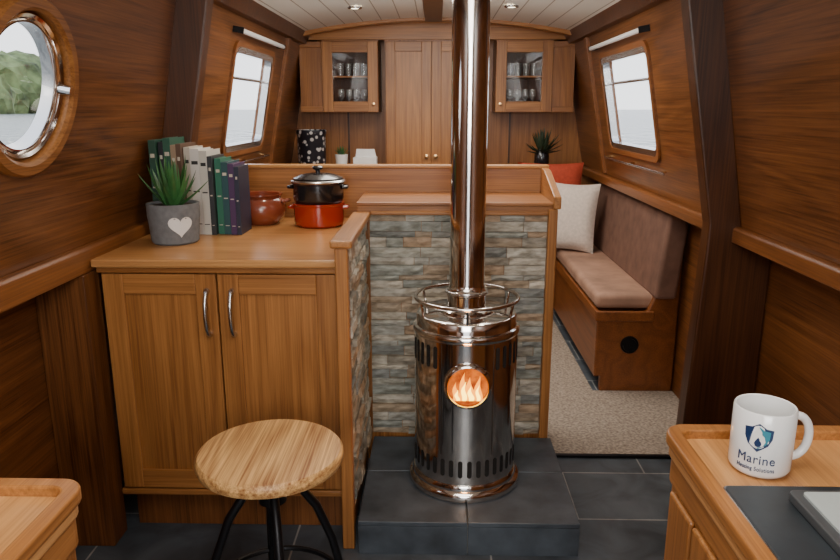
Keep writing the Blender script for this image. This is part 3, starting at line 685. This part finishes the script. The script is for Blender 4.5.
bxo('box',(bx[0]-.075,bx[0]+.075,bx[1]-.04,bx[1]+.05,bx[2],bx[2]+.068),WHITE,t,.003)
bm=B(); prism(bm,[(bx[0]-.062,bx[2]+.068),(bx[0]-.055,bx[2]+.12),(bx[0]+.06,bx[2]+.12),(bx[0]+.072,bx[2]+.068)],'Y',bx[1]-.01,bx[1]-.005); obj('card',bm,WHITE,parent=t)
rp=(.67,4.52,.9255); p3=thing('leafy_plant',rp,'dark leafy plant in a dark vase on the rear counter','potted plant')
bm=B(); lathe(bm,[(0,0),(.03,0),(.048,.04),(.045,.09),(.030,.12),(.026,.12),(0,.10)],rp,seg=32); obj('vase',bm,BLKE,parent=p3,smooth=True)
bm=B(); rnd=random.Random(5)
for i in range(70): leaf(bm,(rp[0],rp[1],rp[2]+.10),rnd.uniform(0,6.28),rnd.uniform(.0,1.5),rnd.uniform(.07,.17),.016)
obj('leaves',bm,mat('dark_leaf',(.025,.04,.02),.5,var=.5,bscale=12),parent=p3,smooth=True)
LENS=mat('lamp_lens',(.9,.85,.7),.5,emit=(1,.85,.6),es=8)
for x,y in((-.42,3.80),(.38,3.80),(-.42,2.3),(.42,2.3),(-.42,.8),(.42,.8)):
    z=CZ0+(CZ1-CZ0)*(1-(x/.87)**2)-.006
    t=thing('downlight',(x,y,z),'small recessed steel downlight in the ceiling','downlight','ceiling downlights')
    bm=B(); lathe(bm,[(.022,-.002),(.026,-.006),(.036,-.004),(.038,.004)],(x,y,z),seg=28); obj('bezel',bm,CHROME2,parent=t,smooth=True)
    bm=B(); cyl(bm,(x,y,z-.003),.022,.003,seg=24); obj('lens',bm,LENS,parent=t)
    ld=bpy.data.lights.new('spot','SPOT'); ld.energy=11 if y>1 else 5; ld.spot_size=math.radians(120); ld.spot_blend=.8; ld.color=(1,.84,.64); ld.shadow_soft_size=.04
    lo=bpy.data.objects.new('downlight_beam',ld); COL.objects.link(lo); lo.location=(x,y,z-.02)

# ------------------------------------------------------------ outside
m,nt,b=newmat('canal_water'); N=nt.nodes.new; L=nt.links.new
b.inputs['Base Color'].default_value=(.20,.22,.22,1); b.inputs['Roughness'].default_value=.2
tc=N('ShaderNodeTexCoord'); mp=N('ShaderNodeMapping'); mp.inputs['Scale'].default_value=(.5,.25,1); n=N('ShaderNodeTexNoise'); n.inputs['Scale'].default_value=3.5; n.inputs['Detail'].default_value=6
bp=N('ShaderNodeBump'); bp.inputs['Strength'].default_value=1; bp.inputs['Distance'].default_value=.5
L(tc.outputs['Object'],mp.inputs[0]); L(mp.outputs[0],n.inputs['Vector']); L(n.outputs['Fac'],bp.inputs['Height']); L(bp.outputs[0],b.inputs['Normal'])
for s in(-1,1):
    bm=B(); bmesh.ops.create_grid(bm,x_segments=1,y_segments=1,size=1,matrix=Matrix.Translation((s*151.3,150,.55))@Matrix.Diagonal((150,220,1,1)))
    obj('canal_water',bm,m,label='rippling grey canal water outside the boat',cat='water',kind='structure')
BUSH=mat('hedge_foliage',(.12,.16,.065),.9,bump=1,bscale=.5,var=.8)
bm=B(); rnd=random.Random(9)
for i in range(70):
    y=-10+i*2.3; x=-60+rnd.uniform(-3,3)
    bmesh.ops.create_icosphere(bm,subdivisions=3,radius=rnd.uniform(3,4.6),matrix=Matrix.Translation((x,y,rnd.choice([2.2,4.5,6]))))
for v in bm.verts: v.co+=Vector((rnd.uniform(-.4,.4),rnd.uniform(-.4,.4),rnd.uniform(-.4,.4)))
obj('bank_hedge',bm,BUSH,label='green trees along the far canal bank',cat='hedge',kind='stuff')

w=bpy.data.worlds.new('world'); SC.world=w; w.use_nodes=True
bg=w.node_tree.nodes['Background']; tcw=w.node_tree.nodes.new('ShaderNodeTexCoord'); sx=w.node_tree.nodes.new('ShaderNodeSeparateXYZ'); rw=w.node_tree.nodes.new('ShaderNodeValToRGB')
w.node_tree.links.new(tcw.outputs['Generated'],sx.inputs[0]); w.node_tree.links.new(sx.outputs['Z'],rw.inputs[0]); w.node_tree.links.new(rw.outputs[0],bg.inputs[0])
rw.color_ramp.elements[0].color=(.95,.97,1,1); rw.color_ramp.elements[1].color=(.75,.84,1,1); bg.inputs[1].default_value=2.7

def area(loc,target,sx_,sy_,e,col=(1,1,1)):
    ld=bpy.data.lights.new('area','AREA'); ld.shape='RECTANGLE'; ld.size=sx_; ld.size_y=sy_; ld.energy=e; ld.color=col
    o=bpy.data.objects.new('area_light',ld); COL.objects.link(o); o.location=loc
    o.rotation_euler=(Vector(target)-Vector(loc)).to_track_quat('-Z','Y').to_euler(); return o
area((0,-.9,1.45),(0,2.5,.8),.9,.6,24,(1,.97,.93))
area((0,1.0,1.78),(0,1.5,0),.7,1.2,15,(1,.95,.88))
area((0,3.3,1.77),(0,3.5,0),.9,1.1,27,(1,.93,.84))
area((0,3.0,1.2),(0,3.3,3),.6,.8,6,(1,.95,.88))
pt=bpy.data.lights.new('fire','POINT'); pt.energy=1.6; pt.color=(1,.4,.1); pt.shadow_soft_size=.03
po=bpy.data.objects.new('fire_light',pt); COL.objects.link(po); po.location=(SX,fy-.09,wz)

cd=bpy.data.cameras.new('camera'); cd.lens=30; cd.sensor_width=36; cd.clip_start=.02; cd.clip_end=600
cam=bpy.data.objects.new('camera',cd); COL.objects.link(cam); cam.location=(0,0,1.3); cam.rotation_euler=(math.radians(90-13.8),0,math.radians(1.3)); SC.camera=cam
